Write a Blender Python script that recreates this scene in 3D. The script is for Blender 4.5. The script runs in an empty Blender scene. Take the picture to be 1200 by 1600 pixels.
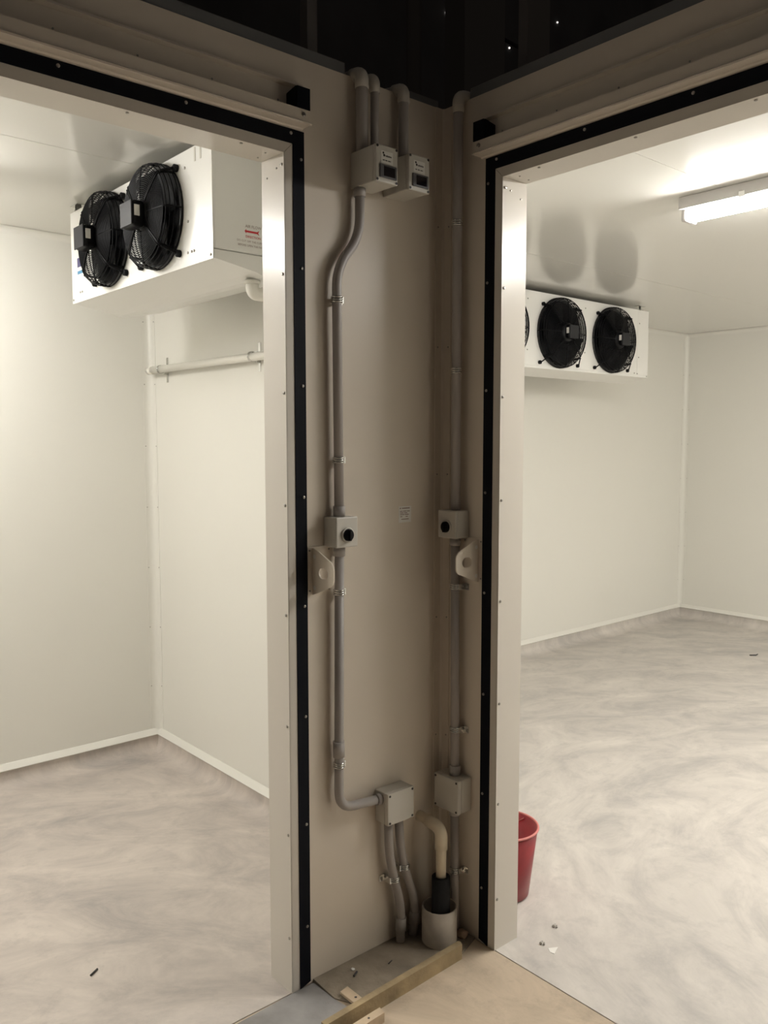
import bpy, bmesh, math, random
from mathutils import Vector, Matrix
random.seed(7)
PI = math.pi
sc = bpy.context.scene
COL = sc.collection

# ---------------------------------------------------------------- camera
cd = bpy.data.cameras.new('camera'); cam = bpy.data.objects.new('camera', cd); COL.objects.link(cam)
F = Vector((0.65187653, 0.75377053, -0.0829878)); R = Vector((0.756357, -0.6541589, -0.00041361)); U = Vector((0.05459898, 0.06249878, 0.99655048))
m = Matrix((R, U, -F)).transposed().to_4x4(); m.translation = (-1.8604, -1.8737, 1.55)
cam.matrix_world = m
cd.sensor_fit = 'AUTO'; cd.sensor_width = 36; cd.lens = 1313.33 * 36 / 1600; cd.clip_start = 0.02
sc.camera = cam
# ---------------------------------------------------------------- world (dim unlit hall) and exposure
w = bpy.data.worlds.new('world'); sc.world = w; w.use_nodes = True
w.node_tree.nodes['Background'].inputs[0].default_value = (1.0, 0.86, 0.74, 1)
w.node_tree.nodes['Background'].inputs[1].default_value = 0.036
sc.view_settings.view_transform = 'Standard'; sc.view_settings.look = 'None'
sc.view_settings.exposure = 0.18; sc.view_settings.gamma = 1.0; sc.view_settings.use_curve_mapping = False
LAMP_POWER_LEFT = 85.0
LAMP_POWER_RIGHT = 105.0

# ---------------------------------------------------------------- materials
MATS = {}
def mat(name, col, rough=0.5, metal=0.0, noise=0.0, nscale=20.0, bump=0.0, bscale=60.0, spec=0.5, emit=None, dirt=None):
    if name in MATS: return MATS[name]
    m = bpy.data.materials.new(name); m.use_nodes = True
    nt = m.node_tree; b = nt.nodes['Principled BSDF']
    b.inputs['Base Color'].default_value = (*col, 1); b.inputs['Roughness'].default_value = rough
    b.inputs['Metallic'].default_value = metal; b.inputs['Specular IOR Level'].default_value = spec
    tc = nt.nodes.new('ShaderNodeTexCoord')
    if noise:
        n = nt.nodes.new('ShaderNodeTexNoise'); n.inputs['Scale'].default_value = nscale; n.inputs['Detail'].default_value = 6
        nt.links.new(tc.outputs['Object'], n.inputs['Vector'])
        mx = nt.nodes.new('ShaderNodeMix'); mx.data_type = 'RGBA'
        dk = dirt or tuple(c * (1 - noise) for c in col)
        mx.inputs[6].default_value = (*dk, 1); mx.inputs[7].default_value = (*[min(1, c * (1 + noise * .4)) for c in col], 1)
        rp = nt.nodes.new('ShaderNodeMapRange'); rp.inputs[1].default_value = .3; rp.inputs[2].default_value = .65
        nt.links.new(n.outputs['Fac'], rp.inputs[0]); nt.links.new(rp.outputs[0], mx.inputs[0]); nt.links.new(mx.outputs[2], b.inputs['Base Color'])
    if bump:
        n2 = nt.nodes.new('ShaderNodeTexNoise'); n2.inputs['Scale'].default_value = bscale; n2.inputs['Detail'].default_value = 4
        nt.links.new(tc.outputs['Object'], n2.inputs['Vector'])
        bp = nt.nodes.new('ShaderNodeBump'); bp.inputs['Strength'].default_value = bump; bp.inputs['Distance'].default_value = .01
        nt.links.new(n2.outputs['Fac'], bp.inputs['Height']); nt.links.new(bp.outputs[0], b.inputs['Normal'])
    if emit:
        b.inputs['Emission Color'].default_value = (*emit[0], 1); b.inputs['Emission Strength'].default_value = emit[1]
    MATS[name] = m; return m

def concrete(name, light, mid, dark, stain, scale=1.0):
    m = bpy.data.materials.new(name); m.use_nodes = True; nt = m.node_tree; b = nt.nodes['Principled BSDF']
    L = nt.links.new
    tc = nt.nodes.new('ShaderNodeTexCoord')
    n0 = nt.nodes.new('ShaderNodeTexNoise'); n0.inputs['Scale'].default_value = .7; n0.inputs['Detail'].default_value = 2
    L(tc.outputs['Object'], n0.inputs['Vector'])
    # sweeping trowel arcs: stretch the cloud noise along circles
    sep = nt.nodes.new('ShaderNodeSeparateXYZ'); L(tc.outputs['Object'], sep.inputs[0])
    rr = nt.nodes.new('ShaderNodeVectorMath'); rr.operation = 'DISTANCE'; rr.inputs[1].default_value = (1.5, -1.2, 0) if 'right' in name else (-1.9, -.9, 0)
    L(tc.outputs['Object'], rr.inputs[0])
    comb = nt.nodes.new('ShaderNodeCombineXYZ')
    mu = nt.nodes.new('ShaderNodeMath'); mu.operation = 'MULTIPLY'; mu.inputs[1].default_value = 2.1; L(rr.outputs['Value'], mu.inputs[0])
    mx_ = nt.nodes.new('ShaderNodeMath'); mx_.operation = 'MULTIPLY'; mx_.inputs[1].default_value = 1.15; L(sep.outputs[0], mx_.inputs[0])
    my_ = nt.nodes.new('ShaderNodeMath'); my_.operation = 'MULTIPLY'; my_.inputs[1].default_value = 1.15; L(sep.outputs[1], my_.inputs[0])
    L(mu.outputs[0], comb.inputs[0]); L(mx_.outputs[0], comb.inputs[1]); L(my_.outputs[0], comb.inputs[2])
    n1 = nt.nodes.new('ShaderNodeTexNoise'); n1.inputs['Scale'].default_value = 1.9 * scale; n1.inputs['Detail'].default_value = 7; n1.inputs['Roughness'].default_value = .70; n1.inputs['Distortion'].default_value = .7
    L(comb.outputs[0], n1.inputs['Vector'])
    cr = nt.nodes.new('ShaderNodeValToRGB'); e = cr.color_ramp.elements
    e[0].position = .30; e[0].color = (*dark, 1); e[1].position = .72; e[1].color = (*light, 1)
    k = e.new(.5); k.color = (*mid, 1)
    L(n1.outputs['Fac'], cr.inputs[0])
    n2 = nt.nodes.new('ShaderNodeTexNoise'); n2.inputs['Scale'].default_value = 11; n2.inputs['Detail'].default_value = 8; n2.inputs['Roughness'].default_value = .7
    L(tc.outputs['Object'], n2.inputs['Vector'])
    r2 = nt.nodes.new('ShaderNodeMapRange'); r2.inputs[1].default_value = .52; r2.inputs[2].default_value = .75; r2.inputs[4].default_value = .6
    L(n2.outputs['Fac'], r2.inputs[0])
    mx = nt.nodes.new('ShaderNodeMix'); mx.data_type = 'RGBA'; L(r2.outputs[0], mx.inputs[0]); L(cr.outputs[0], mx.inputs[6]); mx.inputs[7].default_value = (*stain, 1)
    L(mx.outputs[2], b.inputs['Base Color'])
    r3 = nt.nodes.new('ShaderNodeMapRange'); r3.inputs[3].default_value = .42; r3.inputs[4].default_value = .68; L(n1.outputs['Fac'], r3.inputs[0]); L(r3.outputs[0], b.inputs['Roughness'])
    bp = nt.nodes.new('ShaderNodeBump'); bp.inputs['Strength'].default_value = .12; bp.inputs['Distance'].default_value = .004
    L(n2.outputs['Fac'], bp.inputs['Height']); L(bp.outputs[0], b.inputs['Normal'])
    MATS[name] = m; return m

CREAM = (.75, .67, .57)
M_panel = mat('cream coated panel', CREAM, .34, bump=.02, bscale=1.5)
M_room = mat('white room panel', (.80, .785, .725), .30, bump=.015, bscale=1.2)
M_ceil = mat('glossy ceiling panel', (.76, .75, .70), .14, bump=.012, bscale=1.5)
M_frame = mat('cream door casing', (.68, .635, .565), .23)
M_black = mat('black gasket', (.005, .006, .010), .6, spec=.12)
M_dark = mat('dark plastic', (.004, .004, .005), .45, spec=.15)
M_wire = mat('black wire guard', (.004, .004, .005), .45, spec=.10)
M_lid = mat('grey motor lid', (.022, .022, .024), .55, spec=.2)
M_evap = mat('white powder coat', (.84, .83, .79), .3)
M_cond = mat('grey conduit plastic', (.41, .38, .36), .42)
M_box = mat('light grey enclosure', (.62, .59, .53), .4)
M_steel = mat('zinc plated steel', (.68, .68, .66), .25, metal=1)
M_screw = mat('screw head', (.36, .34, .31), .35, metal=.9)
M_pvc = mat('cream drain pvc', (.80, .70, .54), .32)
M_pvcw = mat('white pvc', (.82, .80, .73), .3)
M_pot = mat('grey pvc sleeve', (.52, .46, .39), .5, noise=.25, nscale=14)
M_foam = mat('black foam insulation', (.010, .010, .012), .7)
M_wood = mat('form timber', (.36, .27, .15), .7, noise=.35, nscale=12, bump=.2)
M_woodl = mat('fresh cut timber', (.58, .45, .31), .7, noise=.2, nscale=20)
M_flash = mat('grey flashing', (.17, .175, .18), .5)
M_stud = mat('steel stud', (.16, .15, .145), .5, metal=.3)
M_studd = mat('dark painted steel', (.11, .105, .105), .6)
M_hall = mat('dark hall wall', (.09, .09, .095), .9, noise=.3, nscale=2)
M_red = mat('red bucket plastic', (.25, .016, .022), .32, noise=.2, nscale=18)
M_rim = mat('scuffed red rim', (.62, .20, .18), .4)
M_paper = mat('label paper', (.82, .80, .75), .5)
M_ink = mat('label ink', (.05, .045, .045), .6)
M_redink = mat('red ink', (.55, .03, .04), .5)
M_brown = mat('brown print', (.30, .22, .19), .6)
M_blue = mat('blue print', (.035, .03, .14), .4)
M_cyan = mat('cyan print', (.04, .22, .42), .4)
M_disp = mat('display window', (.012, .010, .014), .15)
M_bezel = mat('grey bezel', (.11, .11, .115), .4)
M_coil = mat('dark fin coil', (.008, .008, .01), .6, spec=.2)
M_bell = mat('grey bell mouth', (.045, .045, .045), .4)
M_lampbody = mat('white lamp body', (.62, .60, .58), .4)
M_grout = mat('grey poured mortar', (.30, .25, .19), .85, noise=.35, nscale=9, bump=.5, bscale=40)
M_edge = mat('bare concrete upstand', (.44, .41, .385), .8, noise=.25, nscale=5, bump=.15, bscale=30)
C_left = concrete('concrete left', (.68, .61, .545), (.53, .475, .43), (.365, .335, .315), (.39, .355, .325))
C_right = concrete('concrete right', (.68, .635, .58), (.56, .522, .48), (.40, .38, .36), (.40, .378, .355))
C_hall = concrete('concrete hall', (.62, .50, .37), (.52, .42, .31), (.42, .34, .25), (.30, .24, .18), 1.6)

# ---------------------------------------------------------------- mesh building
class MB:
    def __init__(s): s.v = []; s.f = []; s.sm = []
    def add(s, vs, fs, smooth=False):
        o = len(s.v); s.v += [tuple(p) for p in vs]
        for f in fs: s.f.append(tuple(i + o for i in f)); s.sm.append(smooth)
        return s
    def box(s, x0, x1, y0, y1, z0, z1):
        vs = [(x, y, z) for x in (x0, x1) for y in (y0, y1) for z in (z0, z1)]
        return s.add(vs, [(0, 1, 3, 2), (4, 6, 7, 5), (0, 4, 5, 1), (2, 3, 7, 6), (0, 2, 6, 4), (1, 5, 7, 3)])
    def rbox(s, x0, x1, y0, y1, z0, z1, r=.004, seg=2):
        bm = bmesh.new(); bmesh.ops.create_cube(bm, size=1)
        for v in bm.verts:
            v.co = ((x0 + x1) / 2 + v.co.x * (x1 - x0), (y0 + y1) / 2 + v.co.y * (y1 - y0), (z0 + z1) / 2 + v.co.z * (z1 - z0))
        bmesh.ops.bevel(bm, geom=bm.edges[:], offset=r, segments=seg, affect='EDGES', profile=.5)
        bm.verts.index_update(); s.add([v.co[:] for v in bm.verts], [[v.index for v in f.verts] for f in bm.faces]); bm.free(); return s
    def tube(s, path, r, n=14, caps=True, smooth=True):
        P = [Vector(p) for p in path]; rs = r if isinstance(r, (list, tuple)) else [r] * len(P)
        t0 = (P[1] - P[0]).normalized(); a = Vector((0, 0, 1)) if abs(t0.z) < .9 else Vector((1, 0, 0))
        nrm = (a - t0 * a.dot(t0)).normalized(); vs = []
        for i, p in enumerate(P):
            t = ((P[min(i + 1, len(P) - 1)] - P[i]).normalized() + (P[i] - P[max(i - 1, 0)]).normalized()).normalized()
            nrm = (nrm - t * nrm.dot(t)).normalized(); bn = t.cross(nrm)
            for k in range(n):
                an = 2 * PI * k / n; vs.append(p + (nrm * math.cos(an) + bn * math.sin(an)) * rs[i])
        fs = [(i * n + k, i * n + (k + 1) % n, (i + 1) * n + (k + 1) % n, (i + 1) * n + k) for i in range(len(P) - 1) for k in range(n)]
        s.add(vs, fs, smooth)
        if caps:
            o = len(s.v) - len(vs); L = (len(P) - 1) * n
            s.f.append(tuple(o + k for k in reversed(range(n)))); s.sm.append(False)
            s.f.append(tuple(o + L + k for k in range(n))); s.sm.append(False)
        return s
    def ring(s, c, R_, r, n=40, k=5, M=None):
        vs = []; 
        for i in range(n):
            a = 2 * PI * i / n
            for j in range(k):
                b = 2 * PI * j / k; q = Vector(((R_ + r * math.cos(b)) * math.cos(a), (R_ + r * math.cos(b)) * math.sin(a), r * math.sin(b))) + Vector(c)
                vs.append(M @ q if M else q)
        fs = [(i * k + j, ((i + 1) % n) * k + j, ((i + 1) % n) * k + (j + 1) % k, i * k + (j + 1) % k) for i in range(n) for j in range(k)]
        return s.add(vs, fs, True)
    def lathe(s, prof, c=(0, 0, 0), n=32, smooth=True):
        vs = [(c[0] + r * math.cos(2 * PI * k / n), c[1] + r * math.sin(2 * PI * k / n), c[2] + z) for r, z in prof for k in range(n)]
        fs = [(i * n + k, i * n + (k + 1) % n, (i + 1) * n + (k + 1) % n, (i + 1) * n + k) for i in range(len(prof) - 1) for k in range(n)]
        return s.add(vs, fs, smooth)
    def prism(s, poly, ext, plane='xz', o=0.0, smooth=False):
        # polygon (a, b) in the named plane, extruded by ext along the third axis from o
        def P(a, b, c): return {'xz': (a, c, b), 'yz': (c, a, b), 'xy': (a, b, c)}[plane]
        n = len(poly); vs = [P(a, b, o) for a, b in poly] + [P(a, b, o + ext) for a, b in poly]
        s.add(vs, [tuple(range(n)), tuple(reversed(range(n, 2 * n)))])
        for i in range(n): s.f.append(tuple(len(s.v) - 2 * n + k for k in (i, (i + 1) % n, n + (i + 1) % n, n + i))); s.sm.append(smooth and i not in (0, n - 1, n - 2))
        return s
    def disc(s, c, r, axis, n=20):
        ax = Vector(axis).normalized(); a = Vector((0, 0, 1)) if abs(ax.z) < .9 else Vector((1, 0, 0)); u = (a - ax * a.dot(ax)).normalized(); v = ax.cross(u)
        return s.add([Vector(c) + u * r * math.cos(2 * PI * k / n) + v * r * math.sin(2 * PI * k / n) for k in range(n)], [tuple(range(n))])
    def mesh(s, name, material):
        me = bpy.data.meshes.new(name); me.from_pydata(s.v, [], s.f)
        me.polygons.foreach_set('use_smooth', s.sm)
        bm = bmesh.new(); bm.from_mesh(me); bmesh.ops.recalc_face_normals(bm, faces=bm.faces); bm.to_mesh(me); bm.free()
        me.materials.append(material); me.update(); return me
    def build(s, name, material, parent=None, loc=None):
        o = bpy.data.objects.new(name, s.mesh(name, material)); COL.objects.link(o)
        if parent: o.parent = parent; o.location = -Vector(parent_world(parent))
        if loc is not None: o.location = loc
        return o
def parent_world(p):
    v = Vector(p.location)
    while p.parent: p = p.parent; v += p.location
    return v
def tag(o, label, cat, group=None):
    o['label'] = label; o['category'] = cat
    if group: o['group'] = group
    return o
def thing(name, label, cat, loc=(0, 0, 0), group=None):
    o = bpy.data.objects.new(name, None); COL.objects.link(o); o.location = loc; o.empty_display_size = .05
    return tag(o, label, cat, group)
def struct(name, mb, material, label=None, cat=None):
    o = mb.build(name, material); o['kind'] = 'structure'
    if label: o['label'] = label
    if cat: o['category'] = cat
    return o
def inst(name, me, parent, M):                       # another object on shared mesh data
    o = bpy.data.objects.new(name, me); COL.objects.link(o); o.parent = parent
    o.matrix_local = Matrix.Translation(-parent_world(parent)) @ M
    return o
def fillet(pts, r, n=7):
    P = [Vector(p) for p in pts]; out = [P[0]]
    for i in range(1, len(P) - 1):
        a = (P[i - 1] - P[i]); b = (P[i + 1] - P[i]); la, lb = a.length, b.length; a.normalize(); b.normalize()
        d = min(r, la * .48, lb * .48); p0 = P[i] + a * d; p2 = P[i] + b * d
        for k in range(n + 1):
            t = k / n; out.append(p0 * (1 - t) ** 2 + P[i] * 2 * t * (1 - t) + p2 * t * t)
    out.append(P[-1]); return out
def text_mesh(s, size):
    c = bpy.data.curves.new('t', 'FONT'); c.body = s; c.size = size; c.align_x = 'CENTER'; c.align_y = 'CENTER'; c.resolution_u = 2
    o = bpy.data.objects.new('t', c); COL.objects.link(o); dg = bpy.context.evaluated_depsgraph_get()
    me = bpy.data.meshes.new_from_object(o.evaluated_get(dg)); bpy.data.objects.remove(o); bpy.data.curves.remove(c); return me
def frame(u, v, w, o):                                # matrix from axes and origin
    m = Matrix((Vector(u), Vector(v), Vector(w))).transposed().to_4x4(); m.translation = Vector(o); return m

# ================================================================ SETTING
LD0, LD1 = -1.785, -.585          # left doorway, along x in wall y = 0..0.1
RD0, RD1 = -1.50, -.24            # right doorway, along y in wall x = 0..0.1
DH = 2.30; T = .10; WT = 2.55; CZ = 2.48
XL = -3.3; XF = 5.0; YB = 2.02; YS = -3.2

struct('floor_hall', MB().box(-7, -.003, -7, -.003, -.12, 0), C_hall)
struct('floor_left', MB().box(XL - T, -.001, .001, YB + T, -.12, 0), C_left)
struct('floor_right', MB().box(.001, XF + T, YS - T, YB + T, -.12, 0), C_right)
wl = struct('wall_left', MB().box(XL - T, LD0, 0, T, 0, WT).box(LD1, 0, 0, T, 0, WT).box(LD0, LD1, 0, T, DH, WT), M_panel)
wr = struct('wall_right', MB().box(0, T, YS - T, RD0, 0, WT).box(0, T, RD1, 0, 0, WT).box(0, T, 0, YB, 0, WT).box(0, T, RD0, RD1, DH, WT), M_panel)
for wo, ok in ((wl, lambda c, n: c.y > .0001), (wr, lambda c, n: c.x > .0001 or c.y > 0)):
    wo.data.materials.append(M_room)
    for pg in wo.data.polygons: pg.material_index = 1 if ok(pg.center, pg.normal) else 0
struct('wall_back', MB().box(XL - T, XF + T, YB, YB + T, 0, WT), M_room)
struct('wall_far', MB().box(XF, XF + T, YS, YB, 0, WT), M_room)
struct('wall_side_left', MB().box(XL - T, XL, T, YB, 0, WT), M_room)
struct('wall_side_right', MB().box(T, XF, YS - T, YS, 0, WT), M_room)
# ceilings: a core with separate insulated panels below it, joints left open
def ceiling(name, x0, x1, ys):
    c = struct(name, MB().box(x0, x1, ys[0], ys[-1], CZ + .012, CZ + .09), M_ceil)
    for a, b in zip(ys, ys[1:]):
        MB().box(x0, x1, a + .0012, b - .0012, CZ, CZ + .0119).build('ceiling_panel', M_ceil, c)
ceiling('ceiling_left', XL, 0, [T, .877, YB])
ceiling('ceiling_right', T, XF, [YS, -2.61, -1.447, -.285, .877, YB])
# dark hall beyond the rooms, seen over their roofs
struct('wall_hall_back', MB().box(-7, 7.2, 3.4, 3.5, 0, 6.5), M_hall)
struct('wall_hall_side', MB().box(7.1, 7.2, -7, 3.4, 0, 6.5), M_hall)

SCREW = MB().tube([(0, 0, 0), (0, 0, .0022), (0, 0, .0032)], [.0042, .0042, .002], 8, smooth=False).mesh('screw', M_screw)
SMALL = MB().tube([(0, 0, 0), (0, 0, .0015), (0, 0, .0022)], [.0026, .0026, .0012], 8, smooth=False).mesh('screw', M_screw)
def scr(parent, p, w, me=SCREW):
    w = Vector(w); a = Vector((0, 0, 1)) if abs(w.z) < .9 else Vector((1, 0, 0)); u = a.cross(w).normalized(); v = w.cross(u)
    return inst('screw', me, parent, frame(u, v, w, p))

# cove trims in the room corners, coved concrete edge and white skirting strips
def cove_vertical(name, cx, cy, sx, sy, z0, z1, r=.034, screws=()):
    pts = [(cx, cy)] + [(cx + sx * r * (1 - math.sin(a)), cy + sy * r * (1 - math.cos(a))) for a in [i * PI / 2 / 8 for i in range(9)]]
    pts = [(cx, cy), (cx + sx * (r + .012), cy), (cx + sx * (r + .012), cy + sy * .0015)] + [(cx + sx * (r * (1 - math.sin(a)) + .0015), cy + sy * (r * (1 - math.cos(a)) + .0015)) for a in [i * PI / 2 / 8 for i in range(9)]] + [(cx + sx * .0015, cy + sy * (r + .012)), (cx, cy + sy * (r + .012))]
    o = struct(name, MB().prism(pts, z1 - z0, 'xy', z0), M_room)
    for z in screws:
        scr(o, (cx + sx * (r + .005), cy + sy * .0015, z), (0, sy, 0), SMALL); scr(o, (cx + sx * .0015, cy + sy * (r + .005), z), (sx, 0, 0), SMALL)
    return o
ZS = [.33, .63, .93, 1.23, 1.53, 1.83, 2.13]
cove_vertical('trim_1', 0, YB, -1, -1, .105, CZ - .002, screws=ZS)
cove_vertical('trim_2', XF, YB, -1, -1, .105, CZ - .002, screws=ZS)
cove_vertical('trim_3', T, YB, 1, -1, .105, CZ - .002, screws=ZS)
cove_vertical('trim_4', XL, YB, 1, -1, .105, CZ - .002)
def cove_run(name, axis, a0, a1, c, sgn):             # cove strip between ceiling and wall
    r = .03; prof = [(0, CZ)] + [(sgn * (r * (1 - math.sin(a)) + .001), CZ - r * (1 - math.cos(a)) - .001) for a in [i * PI / 2 / 6 for i in range(7)]]
    poly = [(c + p, z) for p, z in prof]
    struct(name, MB().prism(poly, a1 - a0, 'yz' if axis == 'x' else 'xz', a0), M_room)
cove_run('trim_5', 'x', XL, 0, YB, -1); cove_run('trim_6', 'x', T, XF, YB, -1); cove_run('trim_7', 'y', YS, YB, XF, -1); cove_run('trim_8', 'y', T, YB, 0, -1)
def skirt(side, axis, a0, a1, c, sgn, k):
    pl = 'yz' if axis == 'x' else 'xz'
    prof = [(0, .08), (.020, .08), (.024, .084), (.004, .108), (0, .110)]
    struct('baseboard_' + side, MB().prism([(c + sgn * p, z) for p, z in prof], a1 - a0, pl, a0), M_room)
    hx, h = .09, .08
    cp = [(0, h), (.016, h), (.016, .066)] + [(.017 + hx * (1 - math.cos(t)) ** 1.15, .056 * (1 - math.sin(t)) ** 1.1 + .0003) for t in [(i + .5) * PI / 2 / 14.5 for i in range(15)]] + [(0, 0.0003)]
    P3 = (lambda p, l, z: (l, c + sgn * p, z)) if axis == 'x' else (lambda p, l, z: (c + sgn * p, l, z))
    cp = cp[1:-1]; n = len(cp)
    mb = MB().add([P3(p, l, z) for l in (a0, a1) for p, z in cp], [(i, i + 1, n + i + 1, n + i) for i in range(n - 1)], True)
    o = struct('trim_%d' % k, mb, C_left if 'left' in side else C_right)
    if sum(pg.normal.z for pg in o.data.polygons) < 0: o.data.flip_normals()
skirt('left_back', 'x', XL, 0, YB, -1, 9)
skirt('left_side', 'y', T, YB, 0, -1, 10)
skirt('right_back', 'x', T, XF, YB, -1, 11)
skirt('right_far', 'y', YS, YB, XF, -1, 12)
# outside corner angle between the two front walls
o = struct('trim_13', MB().prism([(-.034, -.003), (-.034, 0), (0, 0), (0, -.037), (-.003, -.037), (-.003, -.009), (-.009, -.003)], WT - .012, 'xy', .012), M_panel)
for z in (.25, .62, 1.0, 1.45, 1.84, 2.2):
    scr(o, (-.025, -.003, z), (0, -1, 0), SMALL); scr(o, (-.003, -.027, z), (-1, 0, 0), SMALL)

# ---------------------------------------------------------------- door casings with black gasket strips
def casing(name, lf):                                 # lf maps (along, up, out-of-wall) -> world ; along 0 at near jamb, increasing into the opening
    Wd = (LD1 - LD0) if lf is LFL else (RD1 - RD0)
    fw, gw, th = .026, .036, .004
    m = MB()
    def quadbox(a, b, c, d, o0, o1):                  # polygon in (along, up), thickness out o0..o1
        poly = [a, b, c, d]; vs = [lf(x, z, o0) for x, z in poly] + [lf(x, z, o1) for x, z in poly]
        m.add(vs, [(0, 1, 2, 3), (7, 6, 5, 4)] + [(i, (i + 1) % 4, 4 + (i + 1) % 4, 4 + i) for i in range(4)])
    e = .0007
    quadbox((-fw, 0), (0, 0), (0, DH - e), (-fw, DH + fw - e), 0, th)                         # near jamb face
    quadbox((-fw, DH + fw + e), (0, DH + e), (Wd, DH + e), (Wd + fw, DH + fw + e), 0, th)     # head face
    quadbox((Wd, 0), (Wd + fw, 0), (Wd + fw, DH + fw - e), (Wd, DH - e), 0, th)
    for x0, x1 in ((-.001, .0015), (Wd - .0015, Wd + .001)):
        quadbox((x0, 0), (x1, 0), (x1, DH), (x0, DH), -T - .002, th)
    quadbox((0, DH - .0015), (Wd, DH - .0015), (Wd, DH + .001), (0, DH + .001), -T - .002, th)
    for x0, x1 in ((-.03, 0), (Wd, Wd + .03)):
        quadbox((x0, 0), (x1, 0), (x1, DH), (x0, DH), -T - .002, -T)
    quadbox((-.03, DH), (Wd + .03, DH), (Wd + .03, DH + .03), (-.03, DH + .03), -T - .002, -T)
    o = m.build(name, M_frame); o['kind'] = 'structure'
    def strip(pts, o1):
        q = MB(); vs = [lf(x, z, .0002) for x, z in pts] + [lf(x, z, o1) for x, z in pts]; n = len(pts)
        q.add(vs, [tuple(range(n)), tuple(reversed(range(n, 2 * n)))] + [(i, (i + 1) % n, n + (i + 1) % n, n + i) for i in range(n)])
        return q.build('gasket_strip', M_black, o)
    g0, g1 = -fw, -fw - gw
    strip([(g1, .012), (g0, .002), (g0, DH + fw), (g1, DH + fw)], .006)
    strip([(g1, DH + fw), (Wd - g1, DH + fw), (Wd - g1, DH + fw + gw), (g1, DH + fw + gw)], .006)
    strip([(Wd - g0, .002), (Wd - g1, .012), (Wd - g1, DH + fw), (Wd - g0, DH + fw)], .006)
    wd = Vector(lf(0, 0, 1)) - Vector(lf(0, 0, 0)); al = Vector(lf(1, 0, 0)) - Vector(lf(0, 0, 0))
    for z in (.18, .48, .79, 1.10, 1.40, 1.70, 2.01, 2.29):
        scr(o, lf(g1 + .011, z, .006), wd); scr(o, lf(.0015, z - .02, -.006), al)
        scr(o, lf(Wd - g1 - .011, z, .006), wd)
    x = .06
    while x < Wd:
        scr(o, lf(x - .08, DH + fw + gw - .011, .006), wd); scr(o, lf(x + .06, DH - .0015, -.01), (0, 0, -1)); x += .3
    for p in ((.0015, DH - .03, -.012), (.0015, DH - .034, -.03), (.0015, DH - .05, -.075)): scr(o, lf(*p), al, SMALL)
    for p in ((.035, DH - .0015, -.03), (.03, DH - .0015, -.075)): scr(o, lf(*p), (0, 0, -1), SMALL)
    return o
LFL = lambda a, z, o: (LD1 - a, -o, z)
LFR = lambda a, z, o: (-o, RD1 - a, z)
casing('door_1', LFL); casing('door_2', LFR)

# ---------------------------------------------------------------- sliding door tracks above the doorways
def track(label, lf, a_end, stop_a):
    o = thing('sliding_door_track', label, 'door track', lf(a_end, 2.36, 0))
    def ext(poly, a0, a1, name, material):
        m = MB(); n = len(poly); vs = [lf(a0, z, d) for d, z in poly] + [lf(a1, z, d) for d, z in poly]
        m.add(vs, [tuple(range(n)), tuple(reversed(range(n, 2 * n)))] + [(i, (i + 1) % n, n + (i + 1) % n, n + i) for i in range(n)])
        return m.build(name, material, o)
    L = 2.6
    prof = [(.0005, 2.366), (.0005, 2.476), (.016, 2.476), (.018, 2.470), (.004, 2.466), (.004, 2.381), (.010, 2.376), (.047, 2.376), (.047, 2.400), (.051, 2.400), (.051, 2.371), (.057, 2.367), (.056, 2.363), (.046, 2.366), (.018, 2.366), (.014, 2.3625), (.0005, 2.3625)]
    ext(prof, a_end, L, 'rail', M_panel)
    m = MB(); vs = []
    for a, z, d in [(stop_a, 2.3765, .0045), (stop_a + .042, 2.3765, .0045), (stop_a + .042, 2.3765, .046), (stop_a, 2.3765, .046), (stop_a, 2.447, .0045), (stop_a + .042, 2.447, .0045), (stop_a + .042, 2.455, .046), (stop_a, 2.455, .046)]: vs.append(lf(a, z, d))
    m.add(vs, [(0, 1, 2, 3), (4, 5, 6, 7), (0, 1, 5, 4), (1, 2, 6, 5), (2, 3, 7, 6), (3, 0, 4, 7)])
    # rubber buffer nose overlapping the rail lip
    vs = [lf(a, z, d) for a in (stop_a + .001, stop_a + .041) for z in (2.4005, 2.454) for d in (.0455, .0525)]
    m.add(vs, [(0, 1, 3, 2), (4, 6, 7, 5), (0, 4, 5, 1), (2, 3, 7, 6), (0, 2, 6, 4), (1, 5, 7, 3)])
    m.build('stop_block', M_black, o)
    wd = Vector(lf(0, 0, 1)) - Vector(lf(0, 0, 0))
    b = MB().tube([(0, 0, 0), (0, 0, .004), (0, 0, .0055)], [.0058, .0058, .004], 6, smooth=False).mesh('bolt', M_screw)
    u = Vector((0, 0, 1)).cross(wd); inst('bolt', b, o, frame(u, (0, 0, 1), wd, lf(stop_a + .022, 2.386, .051)))
    a = a_end + .05
    while a < 1.6:
        scr(o, lf(a, 2.371, .004), wd, SMALL); scr(o, lf(a + .02, 2.425, .004), wd, SMALL); a += .19
    return o
track('cream steel sliding door track with black stop block above the left doorway', LFL, -.052, -.050)
track('cream steel sliding door track with black stop block above the right doorway', LFR, -.072, -.070)

# grey flashing on the wall tops
tag(MB().box(XL, -.378, .012, .05, WT, WT + .032).box(XL, -.378, .004, .012, WT - .002, WT + .032).build('roof_flashing', M_flash), 'dark grey metal flashing along the top of the left front wall', 'flashing')
tag(MB().box(-.165, -.012, .012, .05, WT, WT + .026).build('roof_flashing', M_flash), 'short dark grey flashing piece on the wall top beside the inside corner', 'flashing')
tag(MB().box(.012, .05, YS, -.105, WT, WT + .032).box(.004, .012, YS, -.105, WT - .002, WT + .032).build('roof_flashing', M_flash), 'dark grey metal flashing along the top of the right front wall', 'flashing')

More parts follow.
